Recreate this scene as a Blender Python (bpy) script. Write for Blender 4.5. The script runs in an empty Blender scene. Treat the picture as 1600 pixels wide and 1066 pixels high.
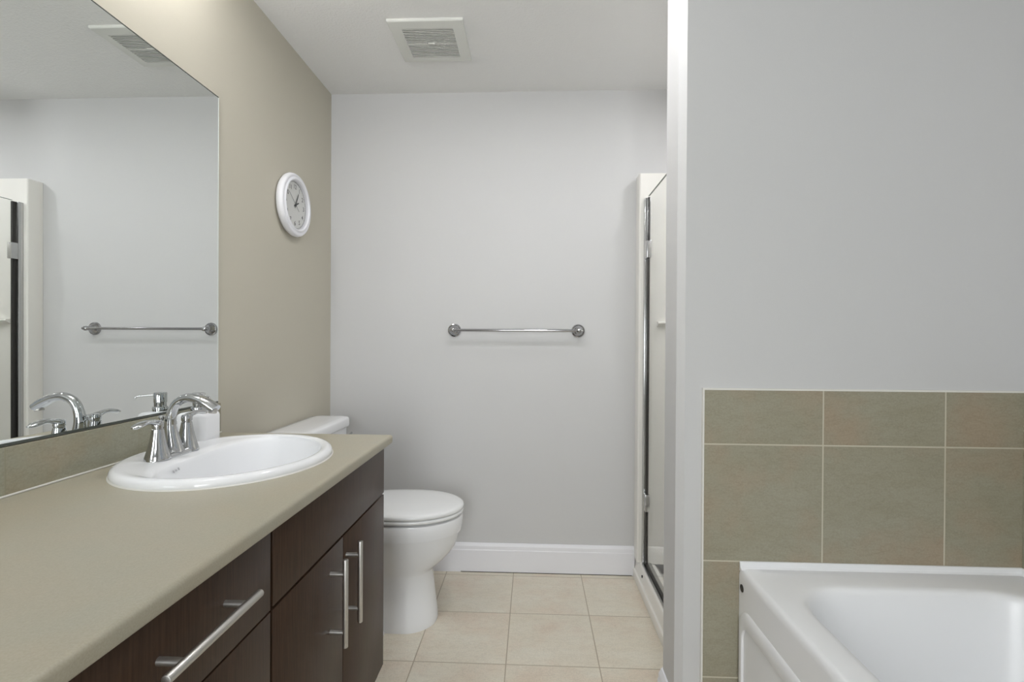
import bpy, bmesh, math, random
from mathutils import Vector, Matrix
S = bpy.context.scene
COL = S.collection
random.seed(4)

# ------------------------------------------------------------------ camera
H = 1.186
yaw, pitch, roll = 0.0422825, -0.00537, 0.0057
cyw, syw, cp, sp = math.cos(yaw), math.sin(yaw), math.cos(pitch), math.sin(pitch)
fwd = Vector((-syw*cp, cyw*cp, sp)); right = Vector((cyw, syw, 0)); up = right.cross(fwd)
r2 = right*math.cos(roll) + up*math.sin(roll)
u2 = up*math.cos(roll) - right*math.sin(roll)
cam = bpy.data.cameras.new('camera'); camo = bpy.data.objects.new('camera', cam); COL.objects.link(camo)
M = Matrix((r2, u2, -fwd)).transposed().to_4x4(); M.translation = Vector((0, 0, H))
camo.matrix_world = M
cam.sensor_width = 36; cam.sensor_fit = 'HORIZONTAL'; cam.lens = 780/1600*36
cam.clip_start = 0.02
S.camera = camo
# ------------------------------------------------------------------ world and light
W = bpy.data.worlds.new('world'); S.world = W; W.use_nodes = True
W.node_tree.nodes['Background'].inputs[0].default_value = (0.80, 0.90, 1.0, 1)
W.node_tree.nodes['Background'].inputs[1].default_value = 0.3
def area(name, loc, direction, sx, sy, power, color):
    l = bpy.data.lights.new(name, 'AREA'); l.shape = 'RECTANGLE'; l.size = sx; l.size_y = sy
    l.energy = power; l.color = color
    o = bpy.data.objects.new(name, l); COL.objects.link(o); o.location = loc
    o.rotation_euler = Vector(direction).to_track_quat('-Z', 'Y').to_euler()
    return o
L_SIDE, L_BACK, LAMP, ROOM_FILL, SHOWER = 0.3, 48.0, 28.5, 122.0, 105.0
area('daylight_side', (1.53, 0.42, 1.60), (-1, 0, -0.05), 1.0, 0.85, L_SIDE, (0.945, 0.97, 1.0))
area('fill_back', (-0.08, -1.98, 1.38), (0, 1, 0), 0.75, 1.4, L_BACK, (0.945, 0.97, 1.0))  # added fill from behind the camera, through the unseen back window
S.view_settings.view_transform = 'Standard'; S.view_settings.look = 'None'
S.view_settings.exposure = 0.06; S.view_settings.gamma = 1.0
S.view_settings.use_curve_mapping = False

# ------------------------------------------------------------------ materials
def lin(c):
    c = c/255.0
    return c/12.92 if c <= 0.04045 else ((c+0.055)/1.055)**2.4
def rgb(r, g, b): return (lin(r), lin(g), lin(b), 1)
def mat(name, color, rough=0.5, metal=0.0, spec=0.5, coat=0.0):
    m = bpy.data.materials.new(name); m.use_nodes = True
    b = m.node_tree.nodes['Principled BSDF']
    b.inputs['Base Color'].default_value = color; b.inputs['Roughness'].default_value = rough
    b.inputs['Metallic'].default_value = metal; b.inputs['Specular IOR Level'].default_value = spec
    b.inputs['Coat Weight'].default_value = coat
    return m
def nodes(m): return m.node_tree.nodes, m.node_tree.links, m.node_tree.nodes['Principled BSDF']
def objcoord(m, scale=(1, 1, 1), loc=(0, 0, 0), rot=(0, 0, 0)):
    n, l, b = nodes(m)
    g = n.new('ShaderNodeNewGeometry'); mp = n.new('ShaderNodeMapping')
    mp.inputs['Scale'].default_value = scale; mp.inputs['Location'].default_value = loc; mp.inputs['Rotation'].default_value = rot
    l.new(g.outputs['Position'], mp.inputs['Vector'])
    return mp.outputs['Vector']
def noise(m, vec, scale, detail=3, rough=0.5):
    n, l, b = nodes(m)
    t = n.new('ShaderNodeTexNoise'); t.inputs['Scale'].default_value = scale
    t.inputs['Detail'].default_value = detail; t.inputs['Roughness'].default_value = rough
    if vec is not None: l.new(vec, t.inputs['Vector'])
    return t.outputs['Fac']
def bump(m, height, strength, dist=0.002):
    n, l, b = nodes(m)
    t = n.new('ShaderNodeBump'); t.inputs['Strength'].default_value = strength; t.inputs['Distance'].default_value = dist
    l.new(height, t.inputs['Height']); l.new(t.outputs['Normal'], b.inputs['Normal'])
def ramp(m, fac, stops):
    n, l, b = nodes(m)
    t = n.new('ShaderNodeValToRGB'); l.new(fac, t.inputs['Fac'])
    e = t.color_ramp.elements
    e[0].position, e[0].color = stops[0]; e[1].position, e[1].color = stops[1]
    for p, c in stops[2:]:
        k = e.new(p); k.color = c
    return t.outputs['Color']
def mix(m, fac, a, b_, mode='MIX'):
    n, l, b = nodes(m)
    t = n.new('ShaderNodeMix'); t.data_type = 'RGBA'; t.blend_type = mode
    if isinstance(fac, (int, float)): t.inputs['Factor'].default_value = fac
    else: l.new(fac, t.inputs['Factor'])
    for i, v in ((6, a), (7, b_)):
        if isinstance(v, tuple): t.inputs[i].default_value = v
        else: l.new(v, t.inputs[i])
    return t.outputs[2]
def setcol(m, c):
    n, l, b = nodes(m); l.new(c, b.inputs['Base Color'])

def paint(name, color, bs=0.08, rough=0.55, sc=260):
    m = mat(name, color, rough, spec=0.3)
    v = objcoord(m); bump(m, noise(m, v, sc, 2), bs, 0.002); return m
m_wall = paint('wall_paint_grey', rgb(206, 206, 206))
m_left = paint('wall_paint_beige', rgb(196, 191, 176))
m_tubwall = m_wall
m_ceil = paint('ceiling_texture', rgb(236, 236, 235), 0.9, 0.8, 110)
m_trim = paint('trim_white_paint', rgb(236, 236, 240), 0.02, 0.35)
m_gap = mat('dark_gap', rgb(70, 66, 60), 0.8)
m_por = mat('porcelain', rgb(238, 239, 241), 0.07, spec=0.5)
m_seat = mat('seat_plastic', rgb(234, 235, 235), 0.16)
m_acr = mat('tub_acrylic', rgb(238, 239, 241), 0.3)
m_fib = mat('shower_fibreglass', rgb(245, 243, 238), 0.2)
m_plas = mat('white_plastic', rgb(228, 228, 222), 0.4)
m_vent = mat('vent_plastic', rgb(222, 223, 218), 0.45)
m_chrome = mat('chrome', (0.57, 0.58, 0.59, 1), 0.05, 1.0)
m_bar = mat('towel_bar_chrome', (0.42, 0.42, 0.43, 1), 0.09, 1.0)
m_clock = mat('clock_case_white', rgb(236, 236, 240), 0.3)
m_nickel = mat('brushed_nickel', (0.58, 0.565, 0.54, 1), 0.4, 1.0)
m_alu = mat('polished_aluminium', (0.52, 0.52, 0.52, 1), 0.18, 1.0)
m_rubber = mat('dark_seal', rgb(40, 38, 36), 0.35)
m_black = mat('black_ink', rgb(46, 46, 48), 0.5)
m_greyink = mat('grey_ink', rgb(120, 120, 122), 0.5)
m_dial = mat('clock_dial', rgb(232, 232, 229), 0.5)
m_caulk = mat('white_caulk', rgb(226, 224, 218), 0.4)
m_mirror = mat('mirror_silver', (0.87, 0.895, 0.885, 1), 0.0, 1.0)
m_medge = mat('mirror_edge', rgb(72, 76, 70), 0.25)
m_medge2 = mat('mirror_polished_edge', rgb(226, 230, 226), 0.15)
m_dark = mat('cabinet_dark', rgb(26, 22, 19), 0.7)  # near black, so the carcass paints in the shade of the door gaps
# glass
def glassmat(name, tint, gl=0.9):
    m = bpy.data.materials.new(name); m.use_nodes = True
    n, l = m.node_tree.nodes, m.node_tree.links; n.clear()
    o = n.new('ShaderNodeOutputMaterial'); t = n.new('ShaderNodeBsdfTransparent'); g = n.new('ShaderNodeBsdfGlossy')
    lw = n.new('ShaderNodeLayerWeight'); lw.inputs['Blend'].default_value = 0.5
    pw = n.new('ShaderNodeMath'); pw.operation = 'POWER'; pw.inputs[1].default_value = 4.0; l.new(lw.outputs['Facing'], pw.inputs[0])
    f = n.new('ShaderNodeMath'); f.operation = 'MULTIPLY_ADD'; f.inputs[1].default_value = 0.18; f.inputs[2].default_value = 0.02; l.new(pw.outputs[0], f.inputs[0])
    x = n.new('ShaderNodeMixShader'); t.inputs['Color'].default_value = tint; g.inputs['Roughness'].default_value = 0.0
    g.inputs['Color'].default_value = (gl, gl, gl, 1)
    l.new(f.outputs[0], x.inputs[0]); l.new(t.outputs[0], x.inputs[1]); l.new(g.outputs[0], x.inputs[2]); l.new(x.outputs[0], o.inputs[0])
    return m
m_glass = glassmat('clear_glass', (0.985, 0.99, 0.985, 1))
m_lens = glassmat('clock_lens_glass', (0.97, 0.97, 0.97, 1))
m_gedge = mat('glass_edge', rgb(150, 158, 150), 0.2)
m_lamp = bpy.data.materials.new('lamp_glow'); m_lamp.use_nodes = True
_b = m_lamp.node_tree.nodes['Principled BSDF']; _b.inputs['Base Color'].default_value = (0.9, 0.9, 0.88, 1)
_b.inputs['Emission Color'].default_value = (1.0, 0.99, 1.0, 1); _b.inputs['Emission Strength'].default_value = LAMP

# counter laminate
m_ctr = mat('counter_laminate', rgb(178, 172, 152), 0.36, spec=0.4)
v = objcoord(m_ctr)
c = ramp(m_ctr, noise(m_ctr, v, 9, 5, 0.6), [(0.3, rgb(171, 163, 143)), (0.7, rgb(166, 163, 146))])
c = mix(m_ctr, 0.25, c, ramp(m_ctr, noise(m_ctr, v, 420, 2), [(0.3, rgb(152, 144, 124)), (0.7, rgb(182, 177, 160))]))
setcol(m_ctr, c)
# dark wood
m_wood = mat('dark_wood_laminate', rgb(60, 48, 38), 0.34, spec=0.16)
v = objcoord(m_wood, (1, 1, 0.05))
c = ramp(m_wood, noise(m_wood, v, 230, 4, 0.65), [(0.25, rgb(52, 38, 28)), (0.75, rgb(75, 56, 43))])
setcol(m_wood, c)
bump(m_wood, noise(m_wood, v, 320, 2), 0.06, 0.0008)
# tiles
def tilemat(name, swap, origin, pitch_, c1, c2, warm, grout, rough, mortar):
    m = mat(name, c1, rough, spec=0.4)
    n, l, b = nodes(m)
    g = n.new('ShaderNodeNewGeometry'); sx = n.new('ShaderNodeSeparateXYZ'); cx = n.new('ShaderNodeCombineXYZ')
    l.new(g.outputs['Position'], sx.inputs[0])
    a, b2 = swap
    l.new(sx.outputs[a], cx.inputs[0]); l.new(sx.outputs[b2], cx.inputs[1])
    mp = n.new('ShaderNodeMapping'); l.new(cx.outputs[0], mp.inputs['Vector'])
    mp.inputs['Location'].default_value = (-origin[0] + 20*pitch_, -origin[1] + 20*pitch_, 0)
    br = n.new('ShaderNodeTexBrick'); br.offset = 0; br.squash = 1
    br.inputs['Scale'].default_value = 1; br.inputs['Brick Width'].default_value = pitch_; br.inputs['Row Height'].default_value = pitch_
    br.inputs['Mortar Size'].default_value = mortar; br.inputs['Mortar Smooth'].default_value = 0.15; br.inputs['Bias'].default_value = 0
    br.inputs['Color1'].default_value = (0.0, 0.0, 0.0, 1); br.inputs['Color2'].default_value = (1, 1, 1, 1); br.inputs['Mortar'].default_value = (0.5, 0.5, 0.5, 1)
    l.new(mp.outputs[0], br.inputs['Vector'])
    # per tile offset of the cloud pattern
    sc = n.new('ShaderNodeVectorMath'); sc.operation = 'SCALE'; sc.inputs['Scale'].default_value = 7.0
    l.new(br.outputs['Color'], sc.inputs[0])
    ad = n.new('ShaderNodeVectorMath'); ad.operation = 'ADD'; l.new(mp.outputs[0], ad.inputs[0]); l.new(sc.outputs[0], ad.inputs[1])
    mp2 = n.new('ShaderNodeMapping'); mp2.inputs['Rotation'].default_value = (0, 0, -0.35); mp2.inputs['Scale'].default_value = (1, 2.6, 1)
    l.new(ad.outputs[0], mp2.inputs['Vector'])
    f1 = noise(m, mp2.outputs[0], 5, 5, 0.6); f2 = noise(m, ad.outputs[0], 4.3, 4, 0.55); f3 = noise(m, mp2.outputs[0], 14, 6, 0.7)
    base = ramp(m, f1, [(0.3, c1), (0.7, c2)])
    base = mix(m, ramp(m, f2, [(0.48, (0, 0, 0, 1)), (0.66, (0.85, 0.85, 0.85, 1))]), base, warm)
    vein = ramp(m, f3, [(0.47, (1, 1, 1, 1)), (0.5, (0.80, 0.79, 0.77, 1)), (0.53, (1, 1, 1, 1))])
    base = mix(m, 0.5, base, vein, 'MULTIPLY')
    fine = ramp(m, noise(m, mp.outputs[0], 190, 3), [(0.35, (0.91, 0.91, 0.91, 1)), (0.7, (1.08, 1.08, 1.08, 1))])
    base = mix(m, 0.7, base, fine, 'MULTIPLY')
    out = mix(m, br.outputs['Fac'], base, grout)
    setcol(m, out)
    bp = n.new('ShaderNodeBump'); bp.invert = True; bp.inputs['Strength'].default_value = 0.5; bp.inputs['Distance'].default_value = 0.0015
    l.new(br.outputs['Fac'], bp.inputs['Height']); l.new(bp.outputs['Normal'], b.inputs['Normal'])
    return m
m_floor = tilemat('floor_tile', (0, 1), (-0.092, 1.806), 0.3385, rgb(219, 210, 192), rgb(224, 218, 203), rgb(217, 202, 184), rgb(176, 164, 144), 0.34, 0.0022)
TG = rgb(196, 190, 172)
m_wtile = tilemat('wall_tile', (0, 2), (0.4855, 0.556), 0.3325, rgb(153, 148, 128), rgb(159, 155, 137), rgb(163, 148, 127), TG, 0.42, 0.0022)
m_rtile = tilemat('wall_tile_side', (1, 2), (1.45, 0.556), 0.3325, rgb(153, 148, 128), rgb(159, 155, 137), rgb(163, 148, 127), TG, 0.42, 0.0022)
m_btile = tilemat('backsplash_tile', (1, 2), (0.935, 0.700), 0.3325, rgb(150, 148, 128), rgb(157, 155, 138), rgb(160, 146, 122), rgb(150, 146, 126), 0.3, 0.0016)

# ------------------------------------------------------------------ mesh helpers
def box(bm, x0, x1, y0, y1, z0, z1, bev=0.0, seg=2):
    r = bmesh.ops.create_cube(bm, size=1.0); vs = r['verts']
    for v_ in vs:
        v_.co = Vector(((x0+x1)/2 + v_.co.x*(x1-x0), (y0+y1)/2 + v_.co.y*(y1-y0), (z0+z1)/2 + v_.co.z*(z1-z0)))
    if bev > 0:
        es = {e for v_ in vs for e in v_.link_edges}
        bmesh.ops.bevel(bm, geom=list(es), offset=bev, segments=seg, profile=0.5, affect='EDGES')
    return bm
def B(*a, **k):
    bm = bmesh.new(); return box(bm, *a, **k)
def loft(bm, rings, cap0=True, cap1=True, closed=True):
    vr = [[bm.verts.new(p) for p in r] for r in rings]
    n = len(vr[0])
    for a, b in zip(vr, vr[1:]):
        for i in range(n if closed else n-1):
            j = (i+1) % n
            bm.faces.new((a[i], a[j], b[j], b[i]))
    if cap0: bm.faces.new(list(reversed(vr[0])))
    if cap1: bm.faces.new(vr[-1])
    return vr
def lathe(bm, origin, axis, prof, n=48, cap0=True, cap1=True):
    ax = Vector(axis).normalized(); t = Vector((0, 0, 1)) if abs(ax.z) < 0.9 else Vector((1, 0, 0))
    e1 = ax.cross(t).normalized(); e2 = ax.cross(e1)
    o = Vector(origin)
    loft(bm, [[o + ax*h + (e1*math.cos(2*math.pi*k/n) + e2*math.sin(2*math.pi*k/n))*r for k in range(n)] for r, h in prof], cap0, cap1)
    return bm
def catmull(pts, sub):
    out = []; P = [pts[0]] + list(pts) + [pts[-1]]
    for i in range(1, len(P)-2):
        for s in range(sub):
            t = s/sub
            out.append(tuple(0.5*((2*b) + (-a+c)*t + (2*a-5*b+4*c-d)*t*t + (-a+3*b-3*c+d)*t**3) for a, b, c, d in zip(P[i-1], P[i], P[i+1], P[i+2])))
    out.append(tuple(pts[-1])); return out
def tube(bm, pts, n=20, side=(0, 1, 0), sub=6):
    """pts: (x,y,z,r_side,r_other) swept; 'side' is the fixed cross direction"""
    P = catmull(pts, sub) if sub > 1 else pts
    s = Vector(side); rings = []
    for i, p in enumerate(P):
        a = Vector(P[max(0, i-1)][:3]); b = Vector(P[min(len(P)-1, i+1)][:3]); d = (b-a).normalized()
        q = d.cross(s).normalized(); s2 = q.cross(d).normalized()
        rings.append([Vector(p[:3]) + s2*math.cos(2*math.pi*k/n)*p[3] + q*math.sin(2*math.pi*k/n)*p[4] for k in range(n)])
    loft(bm, rings); return bm
def cyl(bm, a, b, r, n=24, bev=0.0):
    a, b = Vector(a), Vector(b); L = (b-a).length
    pr = [(r, 0), (r, L)] if not bev else [(r-bev, 0), (r-bev*.3, bev*.3), (r, bev), (r, L-bev), (r-bev*.3, L-bev*.3), (r-bev, L)]
    lathe(bm, a, b-a, pr, n); return bm
def egg(xc, yc, lf, lb, hw, z, nf=2.0, nb=2.7, N=72):
    out = []
    for k in range(N):
        t = 2*math.pi*k/N; c, s = math.cos(t), math.sin(t)
        n_ = nf if c >= 0 else nb; L = lf if c >= 0 else lb
        out.append(Vector((xc + L*math.copysign(abs(c)**(2/n_), c), yc + hw*math.copysign(abs(s)**(2/n_), s), z)))
    return out
def rrect(cx, cy, hx, hy, r, z, q=10, axes='xy'):
    out = []
    for ox, oy, a0 in ((1, 1, 0), (-1, 1, 90), (-1, -1, 180), (1, -1, 270)):
        for k in range(q+1):
            a = math.radians(a0 + 90*k/q)
            out.append((cx + ox*(hx-r) + r*math.cos(a), cy + oy*(hy-r) + r*math.sin(a)))
    if axes == 'xy': return [Vector((x, y, z)) for x, y in out]
    if axes == 'yz': return [Vector((z, x, y)) for x, y in out]
    return out
WL = {}
def wl(o):
    v_ = Vector((0, 0, 0))
    while o is not None: v_ += o.location; o = o.parent
    return v_
def obj(name, bm, m, parent=None, smooth=35, flat=False, slots=None):
    """bm in world coordinates -> one linked mesh object"""
    me = bpy.data.meshes.new(name)
    bmesh.ops.recalc_face_normals(bm, faces=bm.faces)
    if not flat:
        for f in bm.faces: f.smooth = True
    if parent is not None: off = wl(parent)
    else:
        xs = [v_.co for v_ in bm.verts]
        off = Vector(((min(c_.x for c_ in xs)+max(c_.x for c_ in xs))/2, (min(c_.y for c_ in xs)+max(c_.y for c_ in xs))/2, min(c_.z for c_ in xs)))
    bmesh.ops.translate(bm, verts=bm.verts, vec=-off)
    bm.to_mesh(me); bm.free()
    me.materials.append(m)
    for s_ in slots or []: me.materials.append(s_)
    if not flat: me.set_sharp_from_angle(angle=math.radians(smooth))
    o = bpy.data.objects.new(name, me); COL.objects.link(o)
    if parent is None: o.location = off
    else: o.parent = parent
    return o
def thing(name, label, cat, loc, group=None):
    o = bpy.data.objects.new(name, None); COL.objects.link(o); o.empty_display_size = 0.05
    o.location = loc; o['label'] = label; o['category'] = cat
    if group: o['group'] = group
    return o
def tag(o, label, cat, group=None):
    o['label'] = label; o['category'] = cat
    if group: o['group'] = group
    return o
def struct(name, bm, m, label=None, **k):
    o = obj(name, bm, m, **k); o['kind'] = 'structure'
    if label: o['label'] = label
    return o

# ------------------------------------------------------------------ room shell
XL, XR, YF, YB, ZC = -1.043, 1.368, 2.53, -1.8, 2.434
T = 0.1
struct('floor', B(XL-T, XR+T, YB-T, YF+T, -T, 0), m_floor, 'cream square ceramic tile floor with tan grout', flat=True)
struct('ceiling', B(XL-T, XR+T, YB-T, YF+T, ZC, ZC+T), m_ceil, 'white textured ceiling', flat=True)
struct('wall_left', B(XL-T, XL, YB-T, YF+T, 0, ZC), m_left, 'beige painted wall behind the mirror and clock', flat=True)
struct('wall_far', B(XL, XR, YF, YF+T, 0, ZC), m_wall, 'pale grey wall behind the towel bar', flat=True)
# right wall with a window above the tub
wy0, wy1, wz0, wz1 = -0.1, 0.94, 1.15, 2.05
bm = bmesh.new()
box(bm, XR, XR+T, YB-T, wy0, 0, ZC); box(bm, XR, XR+T, wy1, YF+T, 0, ZC)
box(bm, XR, XR+T, wy0, wy1, 0, wz0); box(bm, XR, XR+T, wy0, wy1, wz1, ZC)
struct('wall_right', bm, m_wall, 'grey wall along the long side of the tub', flat=True)
bx0, bx1, bz0, bz1 = -0.53, 0.37, 0.62, 2.14
bm = bmesh.new()
box(bm, XL, bx0, YB-T, YB, 0, ZC); box(bm, bx1, XR, YB-T, YB, 0, ZC)
box(bm, bx0, bx1, YB-T, YB, 0, bz0); box(bm, bx0, bx1, YB-T, YB, bz1, ZC)
struct('wall_back', bm, m_wall, flat=True)
# window frames and panes
def window(name, lab, fixed, a0, a1, z0, z1, along):
    f = bmesh.new(); w = 0.05
    def bb(p0, p1, q0, q1):
        if along == 'y': box(f, fixed-0.02, fixed+0.06, p0, p1, q0, q1, 0.004)
        else: box(f, p0, p1, fixed-0.06, fixed+0.02, q0, q1, 0.004)
    bb(a0, a0+w, z0, z1); bb(a1-w, a1, z0, z1); bb(a0+w, a1-w, z0, z0+w); bb(a0+w, a1-w, z1-w, z1)
    mid = (a0+a1)/2; bb(mid-0.02, mid+0.02, z0+w, z1-w)
    o = struct(name, f, m_trim, lab)
    if along == 'y': g = B(fixed+0.02, fixed+0.024, a0+w, a1-w, z0+w, z1-w)
    else: g = B(a0+w, a1-w, fixed-0.024, fixed-0.02, z0+w, z1-w)
    obj('window_pane', g, m_glass, o, flat=True)
window('window_1', 'white framed window above the tub', XR+0.02, wy0, wy1, wz0, wz1, 'y')
window('window_added', 'added white framed window, unseen behind the camera', YB-0.02, bx0, bx1, bz0, bz1, 'x')  # added opening, sized and placed for the fill light behind it
# partition between tub and shower, with chamfered corner bead
PX, PY0, PY1, CH = 0.416, 1.45, 1.61, 0.0195
prof = [(XR, PY0), (PX+CH, PY0), (PX, PY0+CH), (PX, PY1-CH), (PX+CH, PY1), (XR, PY1)]
bm = bmesh.new(); loft(bm, [[Vector((x, y, z)) for x, y in prof] for z in (0, ZC)])
struct('wall_partition', bm, m_tubwall, 'grey partition wall between shower and bathtub', flat=True)
# tile on partition and right wall
TT = 0.009
TX0 = 0.4875
bm = B(TX0, XR, PY0-TT, PY0, 0, 1.0435)
struct('trim_1', bm, m_wtile, 'olive beige square tiles on the partition wall above the tub', flat=True)
bm = B(TX0-0.004, XR, PY0-TT-0.001, PY0, 1.0425, 1.0475); box(bm, TX0-0.004, TX0+0.0005, PY0-TT-0.001, PY0, 0, 1.0425)
struct('trim_2', bm, m_caulk, 'pale grout edge along the wall tiles', flat=True)
bm = B(XR-TT, XR, -0.3, PY0-TT, 0, 1.0435)
struct('trim_3', bm, m_rtile, 'olive beige square tiles along the long side of the tub', flat=True)
# baseboards
def bbprof(d0=0.015, h=0.144):
    return [(0, 0), (d0, 0), (d0, h-0.034), (d0-0.002, h-0.030), (d0-0.003, h-0.014), (d0-0.007, h-0.006), (d0-0.010, h), (0, h)]
bm = bmesh.new()
loft(bm, [[Vector((x, YF-d, z)) for d, z in bbprof()] for x in (XL+0.0, 0.513)])
struct('baseboard_far', bm, m_trim, 'tall white baseboard under the towel bar wall', smooth=20)
bm = bmesh.new()
P = [(PX+CH+0.06, PY1, 0, 1), (PX+CH, PY1, .35, 1), (PX, PY1-CH, -1, .4), (PX, PY0+CH, -1, -.4), (PX+CH, PY0, -.4, -1), (TX0-0.006, PY0, 0, -1)]
P[1] = (PX+CH, PY1, -.42, 1); P[2] = (PX, PY1-CH, -1, .42); P[3] = (PX, PY0+CH, -1, -.42); P[4] = (PX+CH, PY0, -.42, -1)
loft(bm, [[Vector((x+nx*d, y+ny*d, z)) for d, z in bbprof()] for x, y, nx, ny in P])
struct('baseboard_partition', bm, m_trim, 'white baseboard wrapping the end of the partition wall', smooth=20)
# dark gap and chipped caulk under the far baseboard
bm = B(-0.36, 0.50, YF-0.0165, YF-0.013, 0.0005, 0.003)
struct('trim_4', bm, m_gap, 'dark gap line under the far baseboard', flat=True)

# ------------------------------------------------------------------ vanity cabinets
CF = -0.473            # face of doors and drawers
FT = 0.018
CTOP = 0.838
def carcass(bm, y0, y1, z0, z1, xb, xf):
    t = 0.016
    box(bm, xb, xf, y0, y0+t, z0, z1); box(bm, xb, xf, y1-t, y1, z0, z1)
    box(bm, xb, xf, y0+t, y1-t, z0, z0+t); box(bm, xb, xb+t, y0+t, y1-t, z0+t, z1)
    box(bm, xf-0.03, xf-0.001, y0+t, y1-t, z1-0.02, z1)
def pull(parent, a, b, n):
    """bar pull from a to b standing off along +X on two posts"""
    a, b = Vector(a), Vector(b); d = (b-a).normalized()
    bm = bmesh.new(); cyl(bm, a, b, 0.0065, 20, 0.0012)
    h = obj('handle', bm, m_nickel, parent)
    for p in (a + d*n, b - d*n):
        q = bmesh.new(); cyl(q, Vector((CF-0.001, p.y, p.z)), Vector((p.x-0.003, p.y, p.z)), 0.0055, 16)
        obj('post', q, m_nickel, h)
    return h
XB = XL + 0.002
sc_ = thing('sink_cabinet', 'dark brown sink cabinet with two doors beneath the washbasin', 'cabinet', (-0.75, 1.23, 0))
Y0, Y1 = 0.888, 1.572
bm = bmesh.new(); carcass(bm, Y0+0.001, Y1-0.001, 0.10, CTOP, XB, CF-FT-0.001); obj('carcass', bm, m_dark, sc_, flat=True)
obj('side_panel', B(XB, CF-FT-.0005, Y1-.001, Y1+.0015, 0.10, CTOP), m_wood, sc_, flat=True)
obj('toe_kick', B(XB, CF-0.075, Y0+0.001, Y1-0.001, 0, 0.10), m_dark, sc_, flat=True)
ZB = 0.142
ZG = 0.688
obj('false_front', B(CF-FT, CF, Y0+0.0035, Y1, ZG+0.004, CTOP-0.004, bev=0.0008), m_wood, sc_)
YM = 1.2315
dn = obj('door', B(CF-FT, CF, Y0+0.0035, YM-0.0015, ZB, ZG-0.002, bev=0.0008), m_wood, sc_)
df = obj('door', B(CF-FT, CF, YM+0.0015, Y1, ZB, ZG-0.002, bev=0.0008), m_wood, sc_)
HX = CF + 0.036
pull(dn, (HX, 1.152, 0.457), (HX, 1.152, 0.664), 0.035)
pull(df, (HX, 1.252, 0.460), (HX, 1.252, 0.667), 0.035)
dc = thing('drawer_cabinet', 'dark brown drawer cabinet with a long bar handle under the near end of the counter', 'cabinet', (-0.75, 0.45, 0))
Y0, Y1 = 0.02, 0.886
bm = bmesh.new(); carcass(bm, Y0, Y1, 0.10, CTOP, XB, CF-FT-0.001); obj('carcass', bm, m_dark, dc, flat=True)
obj('side_panel', B(XB, CF-FT-.0005, Y0-.0015, Y0, 0.10, CTOP), m_wood, dc, flat=True)
obj('toe_kick', B(XB, CF-0.075, Y0, Y1, 0, 0.10), m_dark, dc, flat=True)
d1, d2 = 0.470, 0.8835
ys = (d1+d2)/2
for za, zb in ((ZG+0.002, CTOP-0.004), (0.418, ZG-0.0015), (ZB, 0.4145)):
    dr = obj('drawer', B(CF-FT, CF, d1, d2, za, zb, bev=0.0008), m_wood, dc)
    zc = za + (zb-za)*0.58 if za > 0.6 else (za+zb)/2
    pull(dr, (HX, 0.577, zc), (HX, 0.785, zc), 0.035)
do = obj('door', B(CF-FT, CF, Y0, d1-0.003, ZB, CTOP-0.004, bev=0.0008), m_wood, dc)
pull(do, (HX, 0.43, 0.55), (HX, 0.43, 0.757), 0.035)

# ------------------------------------------------------------------ countertop with sink opening
ZT = 0.868
SX, SY, SA, SB = -0.772, 1.252, 0.262, 0.238     # sink centre, half length (y), half depth (x)
XF0 = -0.470
bm = bmesh.new()
CY0, CY1 = 0.0, 1.613
CB = XL + 0.001
prof = [(CB, 0.840), (CB, ZT), (XF0, ZT)]
for k in range(1, 9):
    a = math.radians(90 - 90*k/8)
    prof.append((XF0 + 0.004 + 0.0085*math.cos(a), ZT - 0.0085 + 0.0085*math.sin(a)))
prof += [(-0.4575, 0.850), (-0.4590, 0.843), (-0.4620, 0.8402), (-0.466, 0.840)]
def slab(y0, y1):
    loft(bm, [[Vector((x, y, z)) for x, z in prof] for y in (y0, y1)])
HY0, HY1 = SY-SA-0.02, SY+SA+0.02
slab(CY0, HY0); slab(HY1, CY1)
# middle section: front strip, back strip and plate with an elliptical hole
XH0, XH1 = SX-SB+0.0, SX+SB-0.0
N = 72
el = [(SX + SB*0.93*math.cos(2*math.pi*k/N), SY + SA*0.93*math.sin(2*math.pi*k/N)) for k in range(N)]
XS0, XS1 = CB, XF0
def onrect(x, y):
    dx, dy = x-SX, y-SY
    tx = ((XS1-SX) if dx > 0 else (XS0-SX))/dx if abs(dx) > 1e-9 else 1e9
    ty = ((HY1-SY) if dy > 0 else (HY0-SY))/dy if abs(dy) > 1e-9 else 1e9
    t = min(tx, ty); return (SX+dx*t, SY+dy*t)
corner = [(XS1, HY1), (XS0, HY1), (XS0, HY0), (XS1, HY0)]
rc = [onrect(*p) for p in el]
for c_ in corner:
    k = min(range(N), key=lambda i: (rc[i][0]-c_[0])**2 + (rc[i][1]-c_[1])**2); rc[k] = c_
loft(bm, [[Vector((x, y, z)) for x, y in R] for R, z in ((el, 0.840), (el, ZT), (rc, ZT), (rc, 0.840), (el, 0.840))], False, False)
loft(bm, [[Vector((x, y, z)) for x, z in prof[2:] + [(XF0, 0.840)]] for y in (HY0, HY1)])
bmesh.ops.remove_doubles(bm, verts=bm.verts, dist=0.0002)
ct = tag(obj('countertop', bm, m_ctr, smooth=30), 'beige laminate countertop with rounded front edge over dark cabinets', 'countertop')
# backsplash
bs = thing('backsplash', 'low strip of olive beige tile between countertop and mirror', 'backsplash', (XL+0.005, 0.8, ZT))
obj('tile_strip', B(XL+0.0005, XL+0.0095, 0.0, 1.6135, ZT+0.001, 0.966, bev=0.001, seg=1), m_btile, bs, flat=True)
obj('caulk_bead', B(XL+0.0095, XL+0.0135, 0.0, 1.612, ZT+0.0003, ZT+0.0045, bev=0.0015), m_caulk, bs)

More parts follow.
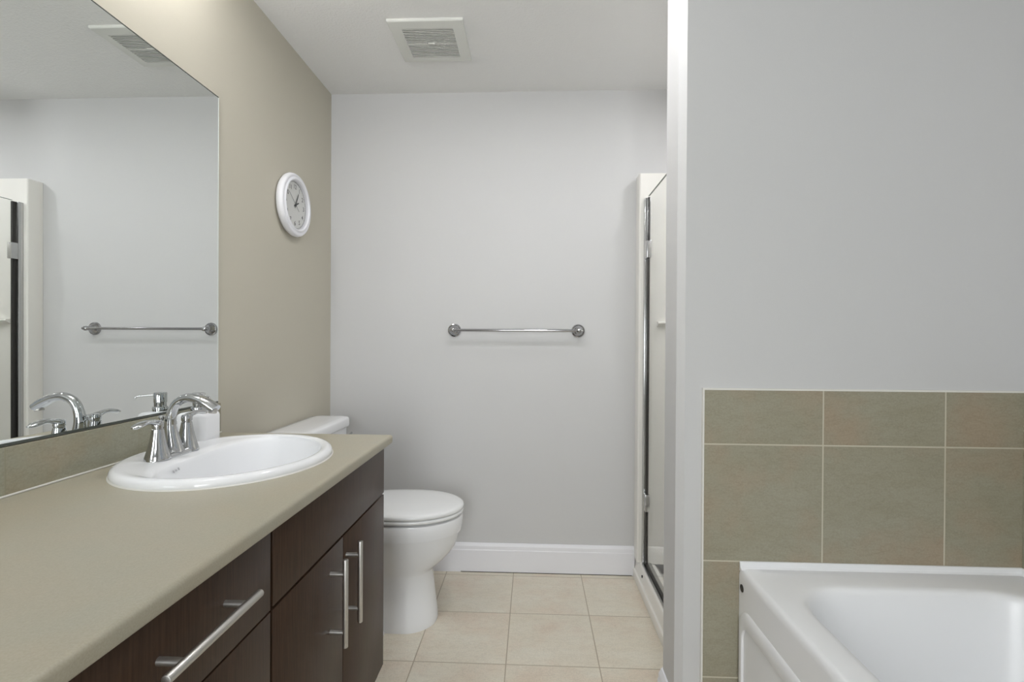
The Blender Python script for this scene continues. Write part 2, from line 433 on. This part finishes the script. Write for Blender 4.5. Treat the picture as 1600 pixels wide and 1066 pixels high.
# ------------------------------------------------------------------ sink
sk = thing('washbasin', 'white oval drop-in washbasin set in the beige countertop', 'sink', (SX, SY, ZT))
def ell(s, z): return [Vector((SX + SB*s*math.cos(2*math.pi*k/96), SY + SA*s*math.sin(2*math.pi*k/96), z)) for k in range(96)]
OX, OY, OHF, OHB, OW = -0.712, 1.249, 0.157, 0.140, 0.238
def opn(s, z, dx=0.0):
    out = []
    for k in range(96):
        t = 2*math.pi*k/96; c_, s_ = math.cos(t), math.sin(t)
        n_ = 2.1 if c_ > 0 else 3.3; L = OHF if c_ > 0 else OHB
        p_ = Vector((OX+dx + s*L*math.copysign(abs(c_)**(2/n_), c_), OY + s*OW*math.copysign(abs(s_)**(2/n_), s_), z))
        q_ = math.hypot((p_.x-SX)/SB, (p_.y-SY)/SA); lim = 0.885*min(1.0, s)
        if q_ > lim: p_ = Vector((SX + (p_.x-SX)*lim/q_, SY + (p_.y-SY)*lim/q_, z))
        out.append(p_)
    return out
def blend(a, b, t): return [p*(1-t)+q*t for p, q in zip(a, b)]
rr = [ell(1.0, ZT), ell(1.004, ZT+0.004), ell(1.004, ZT+0.009), ell(0.99, ZT+0.0155), ell(0.965, ZT+0.0195), ell(0.94, ZT+0.0205),
      blend(ell(0.915, ZT+0.0195), opn(1.04, ZT+0.0195), 0.12), blend(ell(0.90, ZT+0.018), opn(1.03, ZT+0.018), 0.35), blend(ell(0.9, ZT+0.017), opn(1.03, ZT+0.017), 0.7),
      opn(1.03, ZT+0.0155), opn(1.005, ZT+0.012), opn(0.985, ZT+0.004), opn(0.96, ZT-0.010), opn(0.93, ZT-0.03), opn(0.87, ZT-0.065), opn(0.77, ZT-0.10, -0.003),
      opn(0.60, ZT-0.126, -0.006), opn(0.40, ZT-0.139, -0.01), opn(0.2, ZT-0.144, -0.012), opn(0.1, ZT-0.146, -0.012)]
bm = bmesh.new(); loft(bm, rr, False, True)
obj('basin', bm, m_por, sk, smooth=60)
bm = bmesh.new(); lathe(bm, (OX-0.012, OY, ZT-0.1445), (0, 0, 1), [(0.024, 0), (0.024, 0.002), (0.020, 0.003), (0.016, 0.0015), (0.013, 0.006), (0.004, 0.0075)], 32)
obj('drain', bm, m_chrome, sk)
bm = bmesh.new(); n_ = 96
loft(bm, [[Vector((SX + (SB+d)*math.cos(2*math.pi*k/n_), SY + (SA+d)*math.sin(2*math.pi*k/n_), z)) for k in range(n_)] for d, z in ((0.0005, ZT+0.0035), (0.0035, ZT+0.0002), (-0.004, ZT+0.0002))], False, False)
obj('caulk_ring', bm, m_caulk, sk)
# ------------------------------------------------------------------ text helper
def text_bm(s, size, bold=0.0):
    cu = bpy.data.curves.new('t', 'FONT'); cu.body = s; cu.size = size; cu.align_x = 'CENTER'; cu.align_y = 'CENTER'; cu.offset = bold; cu.resolution_u = 4
    to = bpy.data.objects.new('t', cu); COL.objects.link(to)
    dg = bpy.context.evaluated_depsgraph_get(); me = bpy.data.meshes.new_from_object(to.evaluated_get(dg))
    bm = bmesh.new(); bm.from_mesh(me); bpy.data.objects.remove(to); bpy.data.curves.remove(cu); bpy.data.meshes.remove(me)
    return bm
def place(bm, o, ex, ey):
    ex, ey = Vector(ex), Vector(ey); o = Vector(o)
    for v_ in bm.verts: v_.co = o + ex*v_.co.x + ey*v_.co.y
    return bm
# faint maker's mark on the back slope of the basin
bk = lambda y, z: Vector((-0.8395, y, z))
bm = bmesh.new()
for (y, z, w, h) in ((1.1365, 0.868, 0.004, 0.005), (1.1445, 0.869, 0.006, 0.004), (1.1535, 0.8705, 0.005, 0.006)):
    loft(bm, [[Vector((-0.8408-0.0, y-w/2, z-h/2)), Vector((-0.8408, y+w/2, z-h/2)), Vector((-0.8435, y+w/2, z+h/2)), Vector((-0.8435, y-w/2, z+h/2))]], True, False)
obj('maker_mark', bm, mat('mark_grey', rgb(176, 176, 178), 0.4), sk, flat=True)

# ------------------------------------------------------------------ faucet
FX, FY, FZ = -0.912, 1.228, ZT+0.0165
fa = thing('faucet', 'chrome two-lever faucet with arched spout on the washbasin', 'faucet', (FX, FY, FZ))
bm = bmesh.new()
def plate(s, z, hx, hy, waist):
    out = []
    for k in range(96):
        t = 2*math.pi*k/96; x = math.cos(t); y = math.sin(t)
        yy = hy*math.copysign(abs(y)**(2/2.6), y)
        xx = hx*math.copysign(abs(x)**(2/2.6), x)
        xx *= 1 - waist*(1-min(1, abs(yy)/hy)**1.5)
        out.append(Vector((FX+xx, FY+yy, z)))
    return out
loft(bm, [plate(1, FZ-0.001, .0275, .0795, .12), plate(1, FZ+.006, .0275, .0795, .12), plate(1, FZ+.010, .0245, .076, .12), plate(1, FZ+.013, .017, .064, .1)])
obj('base_plate', bm, m_chrome, fa, smooth=50)
bm = bmesh.new()
tube(bm, [(FX+.004, FY, FZ+.008, .0255, .023), (FX+.002, FY, FZ+.022, .0215, .020), (FX-.003, FY, FZ+.05, .0170, .0165), (FX-.006, FY, FZ+.08, .0140, .0135),
          (FX-.002, FY, FZ+.109, .0122, .0115), (FX+.011, FY, FZ+.133, .0122, .0112), (FX+.036, FY, FZ+.1455, .0135, .0110), (FX+.064, FY, FZ+.143, .0158, .0112),
          (FX+.092, FY, FZ+.131, .0168, .0125), (FX+.112, FY, FZ+.118, .0160, .0118)], 28, (0, 1, 0), 6)
sp_ = obj('spout', bm, m_chrome, fa, smooth=50)
bm = bmesh.new(); cyl(bm, (FX+.105, FY, FZ+.120), (FX+.103, FY, FZ+.1085), .0100, 24, .001)
obj('aerator', bm, m_nickel, sp_)
for sgn in (-1, 1):
    hy = FY + sgn*0.051
    bm = bmesh.new(); lathe(bm, (FX, hy, FZ+.002), (0, 0, 1), [(.0285, 0), (.0282, .005), (.0262, .011), (.0232, .021), (.0192, .036), (.0163, .051), (.0138, .066), (.0126, .0735), (.0114, .0745), (.0114, .0775), (.0128, .0785), (.0128, .088), (.0110, .093), (.005, .0945)], 40)
    hd = obj('handle', bm, m_chrome, fa, smooth=40)
    bm = bmesh.new(); zz = FZ+.088
    tube(bm, [(FX, hy-sgn*.010, zz, .008, .005), (FX, hy+sgn*.004, zz+.003, .0110, .0078), (FX, hy+sgn*.020, zz+.007, .0085, .0062), (FX, hy+sgn*.040, zz+.009, .0105, .0058),
              (FX, hy+sgn*.058, zz+.006, .0120, .0060), (FX, hy+sgn*.071, zz+.003, .0095, .0045), (FX, hy+sgn*.078, zz+.003, .003, .0020)], 20, (1, 0, 0), 5)
    obj('lever', bm, m_chrome, hd, smooth=50)
bm = bmesh.new(); cyl(bm, (FX-.019, FY, FZ+.010), (FX-.028, FY, FZ+.088), .0025, 12)
lathe(bm, (FX-.028, FY, FZ+.086), (-.12, 0, 1), [(.003, 0), (.0055, .004), (.0075, .010), (.006, .014), (.002, .0155)], 20)
obj('lift_rod', bm, m_chrome, fa)

# ------------------------------------------------------------------ soap dispenser
DX, DY = -0.979, 1.423
so = thing('soap_dispenser', 'white square soap dispenser with chrome pump behind the faucet', 'soap dispenser', (DX, DY, ZT))
bm = bmesh.new(); w = .043
loft(bm, [rrect(DX, DY, h, h, r, z) for h, r, z in ((w-.004, .012, ZT+.0005), (w-.001, .014, ZT+.003), (w, .015, ZT+.007), (w, .015, ZT+.086), (w-.002, .015, ZT+.093), (w-.008, .013, ZT+.0975), (w-.018, .012, ZT+.099))])
obj('bottle', bm, m_por, so, smooth=60)
bm = bmesh.new(); lathe(bm, (DX, DY, ZT+.098), (0, 0, 1), [(.0200, 0), (.0200, .012), (.0190, .014), (.0158, .0145), (.0158, .026), (.0170, .0265), (.0170, .053), (.0158, .055), (.003, .0555)], 36)
pm = obj('pump', bm, m_chrome, so, smooth=40)
bm = bmesh.new(); a_ = ZT+.106
tube(bm, [(DX, DY, a_+.040, .0045, .0045), (DX+.016, DY-.009, a_+.040, .0030, .0030), (DX+.036, DY-.020, a_+.039, .0026, .0026), (DX+.050, DY-.027, a_+.037, .0026, .0026), (DX+.054, DY-.029, a_+.032, .0026, .0026)], 14, (0, 0, 1), 5)
obj('nozzle', bm, m_alu, pm)

# ------------------------------------------------------------------ mirror
mi = thing('wall_mirror', 'large frameless mirror on the left wall above the backsplash', 'mirror', (XL, 0.8, 0.969))
MX = XL + 0.006
obj('glass', B(XL+0.001, MX, 0.0, 1.602, 0.9725, 1.972), m_mirror, mi, flat=True)
obj('edge_channel', B(XL+0.001, MX+0.0006, 0.0, 1.603, 0.968, 0.9735), m_medge, mi, flat=True)
obj('top_edge', B(XL+0.001, MX+0.0004, 0.0, 1.602, 1.9705, 1.9735), m_medge, mi, flat=True)
obj('side_edge', B(XL+0.001, MX+0.0004, 1.6005, 1.6035, 0.9735, 1.9705), m_medge2, mi, flat=True)

# ------------------------------------------------------------------ wall clock
KY, KZ, KX = 2.093, 1.749, XL + 0.0015
ck = thing('wall_clock', 'round white wall clock on the beige wall beside the mirror', 'clock', (KX, KY, KZ-.135))
bm = bmesh.new(); lathe(bm, (KX, KY, KZ), (1, 0, 0), [(.116, 0), (.124, .004), (.131, .012), (.1335, .020), (.132, .028), (.128, .0335), (.123, .0350), (.117, .0335), (.114, .0350), (.110, .0385), (.106, .0385), (.1025, .034), (.1015, .028), (.1015, .0215)], 96, True, False)
obj('case', bm, m_clock, ck, smooth=30)
bm = bmesh.new(); lathe(bm, (KX, KY, KZ), (1, 0, 0), [(.1012, .021), (.1012, .022)], 72); di = obj('dial', bm, m_dial, ck)
ey_, ez_ = (0, 1, 0), (0, 0, 1)      # reading direction: seen from +X, right is +Y
bm = bmesh.new(); lathe(bm, (KX, KY, KZ), (1, 0, 0), [(.0985, .0222), (.0985, .0226), (.0972, .0226), (.0972, .0222)], 72, False, False); obj('minute_track', bm, m_greyink, di)
for h in range(1, 13):
    a = math.radians(90 - 30*h)
    bm = place(text_bm(str(h), .026, .0004), (KX+.0226, KY + .078*math.cos(a), KZ + .078*math.sin(a)), ey_, ez_)
    obj('numeral', bm, m_black, di, flat=True)
bm = bmesh.new()
for i in range(60):
    a = math.radians(6*i); d = Vector((0, math.cos(a), math.sin(a))); q = Vector((0, -d.z, d.y))
    c0 = Vector((KX+.0227, KY, KZ))
    r0, w = (.0915, .0011) if i % 5 == 0 else (.094, .0006)
    bm.faces.new([bm.verts.new(c0 + d*r + q*s) for r, s in ((r0, -w), (r0, w), (.097, w), (.097, -w))])
obj('minute_marks', bm, m_greyink, di, flat=True)
def hand(name, deg, L, tail, w, x, m):
    a = math.radians(90-deg); d = Vector((0, math.cos(a), math.sin(a))); q = Vector((0, -d.z, d.y)); c0 = Vector((KX+x, KY, KZ))
    bm = bmesh.new(); o2 = Vector((.0008, 0, 0))
    ring = [c0 - d*tail - q*w*.8, c0 + d*L*.7 - q*w, c0 + d*L - q*w*.3, c0 + d*L + q*w*.3, c0 + d*L*.7 + q*w, c0 - d*tail + q*w*.8]
    loft(bm, [ring, [p+o2 for p in ring]]); obj(name, bm, m, di, flat=True)
hand('hour_hand', 62, .038, .012, .0032, .0235, m_black)
hand('minute_hand', 27, .062, .014, .0026, .025, m_black)
hand('second_hand', 307, .075, .035, .0008, .0265, m_black)
bm = bmesh.new(); lathe(bm, (KX+.0225, KY, KZ), (1, 0, 0), [(.005, 0), (.005, .005), (.003, .006)], 24); obj('hub', bm, m_black, di)
bm = bmesh.new(); lathe(bm, (KX+.0325, KY, KZ), (1, 0, 0), [(.1022, 0), (.1022, .001)], 64); obj('lens', bm, m_lens, ck)

# ------------------------------------------------------------------ towel bar
TZ = 1.2255
tb = thing('towel_bar', 'polished chrome towel bar mounted on the far grey wall', 'towel bar', (-.086, YF, TZ-.033))
for x in (-.400, .226):
    bm = bmesh.new(); lathe(bm, (x, YF-.0005, TZ), (0, -1, 0), [(.0335, 0), (.0335, .005), (.0325, .007), (.0285, .0085), (.0270, .008), (.0255, .010), (.0225, .015), (.016, .020), (.0115, .026), (.0095, .034), (.0095, .046), (.0115, .050), (.0125, .056), (.0115, .062), (.006, .066), (.001, .067)], 48)
    obj('post', bm, m_bar, tb, smooth=30)
bm = bmesh.new(); cyl(bm, (-.400, YF-.056, TZ), (.226, YF-.056, TZ), .0068, 24)
obj('bar', bm, m_bar, tb)
for x, s in ((-.4135, 1), (.2395, -1)):
    bm = bmesh.new(); lathe(bm, (x, YF-.056, TZ), (s, 0, 0), [(.002, -.008), (.006, -.006), (.0075, -.002), (.006, .003), (.008, .006)], 24); obj('finial', bm, m_bar, tb)

# ------------------------------------------------------------------ exhaust fan grille
vx0, vx1, vy0, vy1, vz = -.582, -.281, 1.937, 2.226, 2.4215
vn = thing('exhaust_vent', 'square white exhaust fan grille on the textured ceiling', 'vent', (-.428, 2.05, ZC))
gx0, gx1, gy0, gy1 = -.533, -.326, 1.980, 2.183
bm = bmesh.new()
R = lambda x0, x1, y0, y1, z: [Vector((x0, y0, z)), Vector((x1, y0, z)), Vector((x1, y1, z)), Vector((x0, y1, z))]
loft(bm, [R(vx0, vx1, vy0, vy1, ZC), R(vx0, vx1, vy0, vy1, vz+.004), R(vx0+.003, vx1-.003, vy0+.003, vy1-.003, vz+.001), R(vx0+.03, vx1-.03, vy0+.03, vy1-.03, vz-.003),
          R(gx0, gx1, gy0, gy1, vz-.003), R(gx0, gx1, gy0, gy1, vz+.0115)], False, False)
obj('frame', bm, m_vent, vn, smooth=20)
obj('backing', B(gx0, gx1, gy0, gy1, vz+.0105, vz+.0122), m_greyink, vn, flat=True)
nsl = 18; pt = (gy1-gy0)/nsl
for i in range(nsl):
    y = gy0 + pt*(i+.5)
    if i == nsl//2: s_ = B(gx0, gx1, y-.0035, y+.0035, vz-.003, vz+.009, bev=.0008)
    else:
        s_ = B(gx0, gx1, y-.0022, y+.0022, vz-.003, vz+.009)
        for v_ in s_.verts: v_.co.y += (v_.co.z-vz)*.35
    obj('slat', s_, m_vent, vn, flat=True)
obj('clip', B(-.446, -.416, 2.073, 2.083, vz-.006, vz-.002, bev=.001), m_vent, vn)

# ------------------------------------------------------------------ toilet
TY = 2.088; TXC = -.52
to = thing('toilet', 'white toilet with closed lid between the vanity and the far wall', 'toilet', (-.66, TY, 0))
rings = []
for z, lf, lb, hw, nb in ((0, .122, .235, .118, 3), (.012, .1235, .236, .119, 3), (.03, .122, .234, .117, 3), (.06, .119, .23, .113, 3), (.12, .111, .225, .107, 3), (.18, .104, .222, .1045, 3), (.215, .102, .222, .104, 3),
                          (.226, .107, .224, .1065, 3), (.240, .126, .228, .112, 3), (.264, .153, .232, .122, 3), (.29, .177, .238, .133, 3), (.315, .195, .243, .143, 2.8), (.345, .205, .25, .1515, 2.8), (.371, .211, .255, .158, 2.8), (.3805, .213, .256, .160, 2.8),
                          (.3825, .222, .258, .1715, 2.8), (.388, .224, .26, .173, 2.8), (.42, .227, .265, .175, 2.8), (.440, .228, .268, .176, 2.8), (.446, .226, .267, .174, 2.8), (.4485, .218, .262, .167, 2.8)):
    rings.append(egg(TXC, TY, lf, lb, hw, z, 2.0, nb))
bm = bmesh.new(); loft(bm, rings); obj('bowl', bm, m_por, to, smooth=50)
bm = bmesh.new(); loft(bm, [egg(TXC, TY, .228+d, .245+d, .176+d, z) for d, z in ((-.065, .4483), (-.060, .4486), (-.058, .4552), (.000, .4555), (.003, .459), (.003, .466), (.000, .4695), (-.006, .4705))])
obj('seat', bm, m_seat, to, smooth=50)
bm = bmesh.new(); loft(bm, [egg(TXC, TY, .2285+d, .245+d, .1765+d, z) for d, z in ((-.004, .4715), (.001, .473), (.0035, .477), (.0035, .483), (.001, .488), (-.005, .492), (-.016, .4945), (-.05, .497), (-.12, .499), (-.16, .4995))])
obj('lid', bm, m_seat, to, smooth=60)
for s in (-1, 1):
    bm = bmesh.new(); cyl(bm, (-.765, TY+s*.05, .472), (-.765, TY+s*.09, .472), .014, 20, .002); obj('hinge', bm, m_seat, to)
bm = bmesh.new(); TKX, TKH = -.945, .083
loft(bm, [rrect(TKX, TY, hx, hy, .035, z) for hx, hy, z in ((TKH-.022, .165, .43), (TKH-.012, .185, .445), (TKH-.006, .205, .5), (TKH, .222, .775))])
obj('tank', bm, m_por, to, smooth=50)
bm = bmesh.new()
loft(bm, [rrect(TKX+.0, TY, TKH+e, .233+e, max(.006, .04+e), z) for e, z in ((.003, .772), (.008, .775), (.009, .780), (.009, .806), (.0065, .812), (.002, .8155), (-.02, .818), (-.05, .819))])
obj('tank_lid', bm, m_por, to, smooth=50)
box_ = bmesh.new(); box(box_, -.86, -.62, TY-.12, TY+.12, .30, .44, .03, 3)
for v_ in box_.verts:
    pass
obj('tank_shelf', box_, m_por, to, smooth=50)
bm = bmesh.new(); lathe(bm, (TKX+TKH-.002, 2.232, .733), (1, 0, 0), [(.012, 0), (.012, .006), (.007, .010), (.007, .016)], 24)
tube(bm, [(TKX+TKH+.014, 2.226, .733, .006, .005), (TKX+TKH+.018, 2.26, .736, .005, .005), (TKX+TKH+.018, 2.296, .740, .0065, .004)], 14, (0, 0, 1), 4)
obj('flush_lever', bm, m_chrome, to)
for s in (-1, 1):
    bm = bmesh.new(); lathe(bm, (-.60, TY+s*.126, .0), (0, 0, 1), [(.014, 0), (.014, .008), (.010, .016), (.003, .019)], 24); obj('bolt_cap', bm, m_por, to)

# ------------------------------------------------------------------ shower stall
SZ = 1.99
sh = thing('shower_stall', 'white moulded shower stall in the right corner beyond the partition', 'shower', (.94, 2.07, 0))
X0, X1, YA, YZ = .512, XR-.001, PY1+.001, YF-.001
# pan with curb: curb profile lofted along y
bm = bmesh.new()
XC = .506
cpf = [(XC, 0), (XC, .033), (XC+.002, .038), (XC+.009, .0415), (XC+.0105, .045), (XC+.014, .086), (XC+.018, .095), (XC+.027, .1005), (XC+.084, .098), (XC+.092, .093), (XC+.098, .06), (X0+.12, .045), (X0+.12, 0)]
loft(bm, [[Vector((x, y, z)) for x, z in cpf] for y in (YA, YZ)])
obj('curb', bm, m_fib, sh, smooth=30)
obj('pan', B(X0+.12, X1-.08, YA+.08, YZ-.08, .0, .045), m_fib, sh, flat=True)
def surround(bm):
    th = .08
    out = []
    # U-shaped plan, rounded inner corners and front edges
    def arc(cx, cy, r, a0, a1, k=6): return [(cx + r*math.cos(math.radians(a0+(a1-a0)*i/k)), cy + r*math.sin(math.radians(a0+(a1-a0)*i/k))) for i in range(k+1)]
    plan = [(X0, YZ)] + arc(X0+.008, YZ-th+.008, .008, 180, 270) + arc(X1-th-.05, YZ-th-.05, .05, 90, 0) + arc(X1-th-.05, YA+th+.05, .05, 0, -90) + arc(X0+.008, YA+th-.008, .008, 90, 180) + [(X0, YA), (X1, YA), (X1, YZ)]
    rings = [[Vector((x, y, z)) for x, y in plan] for z in (.098, SZ-.006)]
    rings.append([Vector((x, y, SZ)) for x, y in plan])
    loft(bm, rings)
bm = bmesh.new(); surround(bm); obj('surround', bm, m_fib, sh, smooth=40)
bm = bmesh.new()
loft(bm, [[Vector((x, YZ-.08+.002 - d, z)) for d, z in ((0, .10), (.022, .10), (.020, .150), (.017, .165), (.010, .174), (0, .178))] for x in (X0+.046, X1-.09)])
obj('pan_ledge', bm, m_fib, sh, smooth=30)
bm = bmesh.new()
loft(bm, [[Vector((x, YZ-.08+.002 - d, z)) for d, z in ((0, 1.245), (.02, 1.255), (.03, 1.262), (.028, 1.268), (0, 1.272))] for x in (X0+.088, X1-.09)])
obj('soap_ledge', bm, m_fib, sh, smooth=30)
bm = bmesh.new(); cyl(bm, (XC+.009, 2.36, .072), (XC+.016, 2.36, .072), .006, 16); obj('screw_cap', bm, m_black, sh)
# glass door
sd = thing('shower_door', 'frameless clear glass shower door hinged on a metal channel', 'shower door', (.548, 2.1, .10))
GX = .547; yw = YZ-.08
bm = B(GX-.014, GX+.012, yw-.026, yw-.0005, .1015, 1.864, bev=.001); obj('wall_channel', bm, m_alu, sd)
obj('seal_strip', B(GX-.004, GX+.006, yw-.046, yw-.0255, .112, 1.862), m_rubber, sd, flat=True)
obj('glass_panel', B(GX-.003, GX+.003, PY1+.10, yw-.046, .115, 1.866), m_glass, sd, flat=True)
ge = B(GX-.003, GX+.003, PY1+.10, yw-.046, 1.866, 1.868); box(ge, GX-.003, GX+.003, PY1+.097, PY1+.10, .115, 1.868)
obj('glass_edge', ge, m_gedge, sd, flat=True)
for z in (.405, 1.613):
    bm = B(GX-.0125, GX+.0105, yw-.060, yw-.010, z-.041, z+.041, bev=.0025); obj('hinge', bm, m_alu, sd)
obj('sweep', B(GX-.005, GX+.005, PY1+.10, yw-.046, .103, .116), m_rubber, sd, flat=True)
obj('sill_rail', B(GX+.0055, GX+.026, YA+.083, yw-.028, .0995, .109, bev=.001), m_alu, sd)
bm = B(GX-.018, GX-.0055, YA+.083, yw-.028, .1005, .108, bev=.001); obj('drip_rail', bm, m_alu, sd)
obj('strike_channel', B(GX-.014, GX+.012, YA+.0805, YA+.106, .1015, 1.864, bev=.001), m_alu, sd)
bm = bmesh.new()
cyl(bm, (GX-.04, PY1+.16, .95), (GX-.04, PY1+.16, 1.15), .008, 20, .002)
for z in (.97, 1.13): cyl(bm, (GX-.04, PY1+.16, z), (GX-.003, PY1+.16, z), .006, 16)
obj('door_handle', bm, m_chrome, sd)

# ------------------------------------------------------------------ bathtub
bt = thing('bathtub', 'white alcove bathtub with panelled apron against the olive tiled wall', 'bathtub', (.98, .7, 0))
AX, BX = .588, XR-TT-.001          # apron face, back
AY0, AY1 = -.08, PY0-TT-.001
DZ = .540
# shell: apron -> roll -> deck -> basin
def rect_ring(x0, x1, y0, y1, z, r):
    return rrect((x0+x1)/2, (y0+y1)/2, (x1-x0)/2, (y1-y0)/2, r, z, 12)
ox0, ox1, oy0, oy1 = .670, 1.285, .12, 1.330
def hole(d, z, r): return rect_ring(ox0+d, ox1-d, oy0+d*1.2, oy1-d*1.1, z, r)
rings = [rect_ring(AX, BX, AY0, AY1, 0, .001), rect_ring(AX, BX, AY0, AY1, DZ-.022, .001), rect_ring(AX+.001, BX, AY0, AY1, DZ-.014, .0015), rect_ring(AX+.004, BX, AY0, AY1, DZ-.006, .002), rect_ring(AX+.009, BX, AY0, AY1, DZ-.0015, .003), rect_ring(AX+.016, BX-.002, AY0+.002, AY1-.002, DZ, .004),
         hole(-.020, DZ-.0005, .155), hole(-.009, DZ-.002, .145), hole(-.002, DZ-.007, .14), hole(.002, DZ-.016, .135), hole(.008, DZ-.05, .13), hole(.03, DZ-.16, .13), hole(.055, DZ-.28, .13), hole(.085, DZ-.36, .13), hole(.13, DZ-.405, .12), hole(.2, DZ-.42, .09)]
bm = bmesh.new(); loft(bm, rings); obj('shell', bm, m_acr, bt, smooth=40)
# raised tile flange along the walls
bm = bmesh.new()
fp = [(0, -.01), (.016, -.002), (.0095, .001), (.0065, .004), (.0058, .013), (.004, .0165), (.002, .0175), (0, .0175)]
loft(bm, [[Vector((x, AY1-d, DZ+z)) for d, z in fp] for x in (AX+.001, BX)])
loft(bm, [[Vector((BX-d, y, DZ+z)) for d, z in fp] for y in (AY0, AY1)])
obj('tile_flange', bm, m_acr, bt, smooth=30)
# recessed apron panel: raised ring ridge round a rounded rectangle
bm = bmesh.new()
def pr(y1, z1, rr_, d):
    y0_, z0_ = AY0+.02+(1.43-y1), .03+(.432-z1); y1 = y1
    return rrect((y0_+y1)/2, (z0_+z1)/2, (y1-y0_)/2, (z1-z0_)/2, rr_, AX-d, 10, 'yz')
loft(bm, [pr(1.432, .441, .06, -.002), pr(1.431, .440, .06, .000), pr(1.427, .434, .057, .0035), pr(1.423, .428, .054, .0055), pr(1.418, .422, .052, .0062),
          pr(1.409, .398, .042, .0062), pr(1.4075, .3965, .041, .0055), pr(1.4065, .3955, .04, .001), pr(1.4055, .3945, .04, -.002)], False, False)
obj('apron_ridge', bm, m_acr, bt, smooth=50)
bm = bmesh.new(); lathe(bm, (AX+.001, 1.419, .490), (-1, 0, 0), [(.0105, 0), (.0105, .0025), (.0085, .0035), (.0080, .0020), (.002, .0020)], 24); obj('screw_cap', bm, m_rubber, bt)
bm = bmesh.new(); lathe(bm, (.97, 1.05, DZ-.4205), (0, 0, 1), [(.03, 0), (.03, .003), (.024, .004), (.02, .002)], 32); obj('drain', bm, m_chrome, bt)

# ------------------------------------------------------------------ vanity light above the mirror (just above the view)
vl = thing('vanity_light', 'three-shade vanity light bar on the wall above the mirror', 'light', (XL, 1.15, 2.2))
obj('backplate', B(XL+.0005, XL+.022, .93, 1.37, 2.225, 2.285, bev=.004), m_nickel, vl)
for y in (.985, 1.15, 1.315):
    bm = bmesh.new(); tube(bm, [(XL+.02, y, 2.255, .008, .008), (XL+.06, y, 2.262, .008, .008), (XL+.09, y, 2.285, .008, .008)], 14, (0, 1, 0), 4); obj('arm', bm, m_nickel, vl)
    bm = bmesh.new(); lathe(bm, (XL+.09, y, 2.275), (0, 0, 1), [(.022, 0), (.034, .015), (.044, .045), (.052, .09), (.05, .09)], 32, True, True); obj('shade', bm, m_lamp, vl)

# recessed ceiling lights (above the view): one added over the room to brighten the far wall, one over the shower
def downlight(x, y, power, lab):
    m = m_lamp.copy(); m.name = 'downlight_glow'; b_ = m.node_tree.nodes['Principled BSDF']
    b_.inputs['Emission Strength'].default_value = power; b_.inputs['Emission Color'].default_value = (0.98, 0.98, 1.0, 1)
    dl = thing('downlight', lab, 'light', (x, y, ZC))
    bm = bmesh.new(); lathe(bm, (x, y, ZC-.0005), (0, 0, -1), [(.095, 0), (.093, .006), (.078, .008), (.072, .004)], 48, True, False); obj('trim_ring', bm, m_plas, dl)
    bm = bmesh.new(); lathe(bm, (x, y, ZC-.001), (0, 0, -1), [(.0725, 0), (.0725, .003)], 48); obj('diffuser', bm, m, dl)
downlight(.02, 1.46, ROOM_FILL, 'added unseen downlight in the ceiling over the middle of the room')
downlight(1.05, 1.90, SHOWER, 'round recessed downlight in the ceiling over the shower stall')
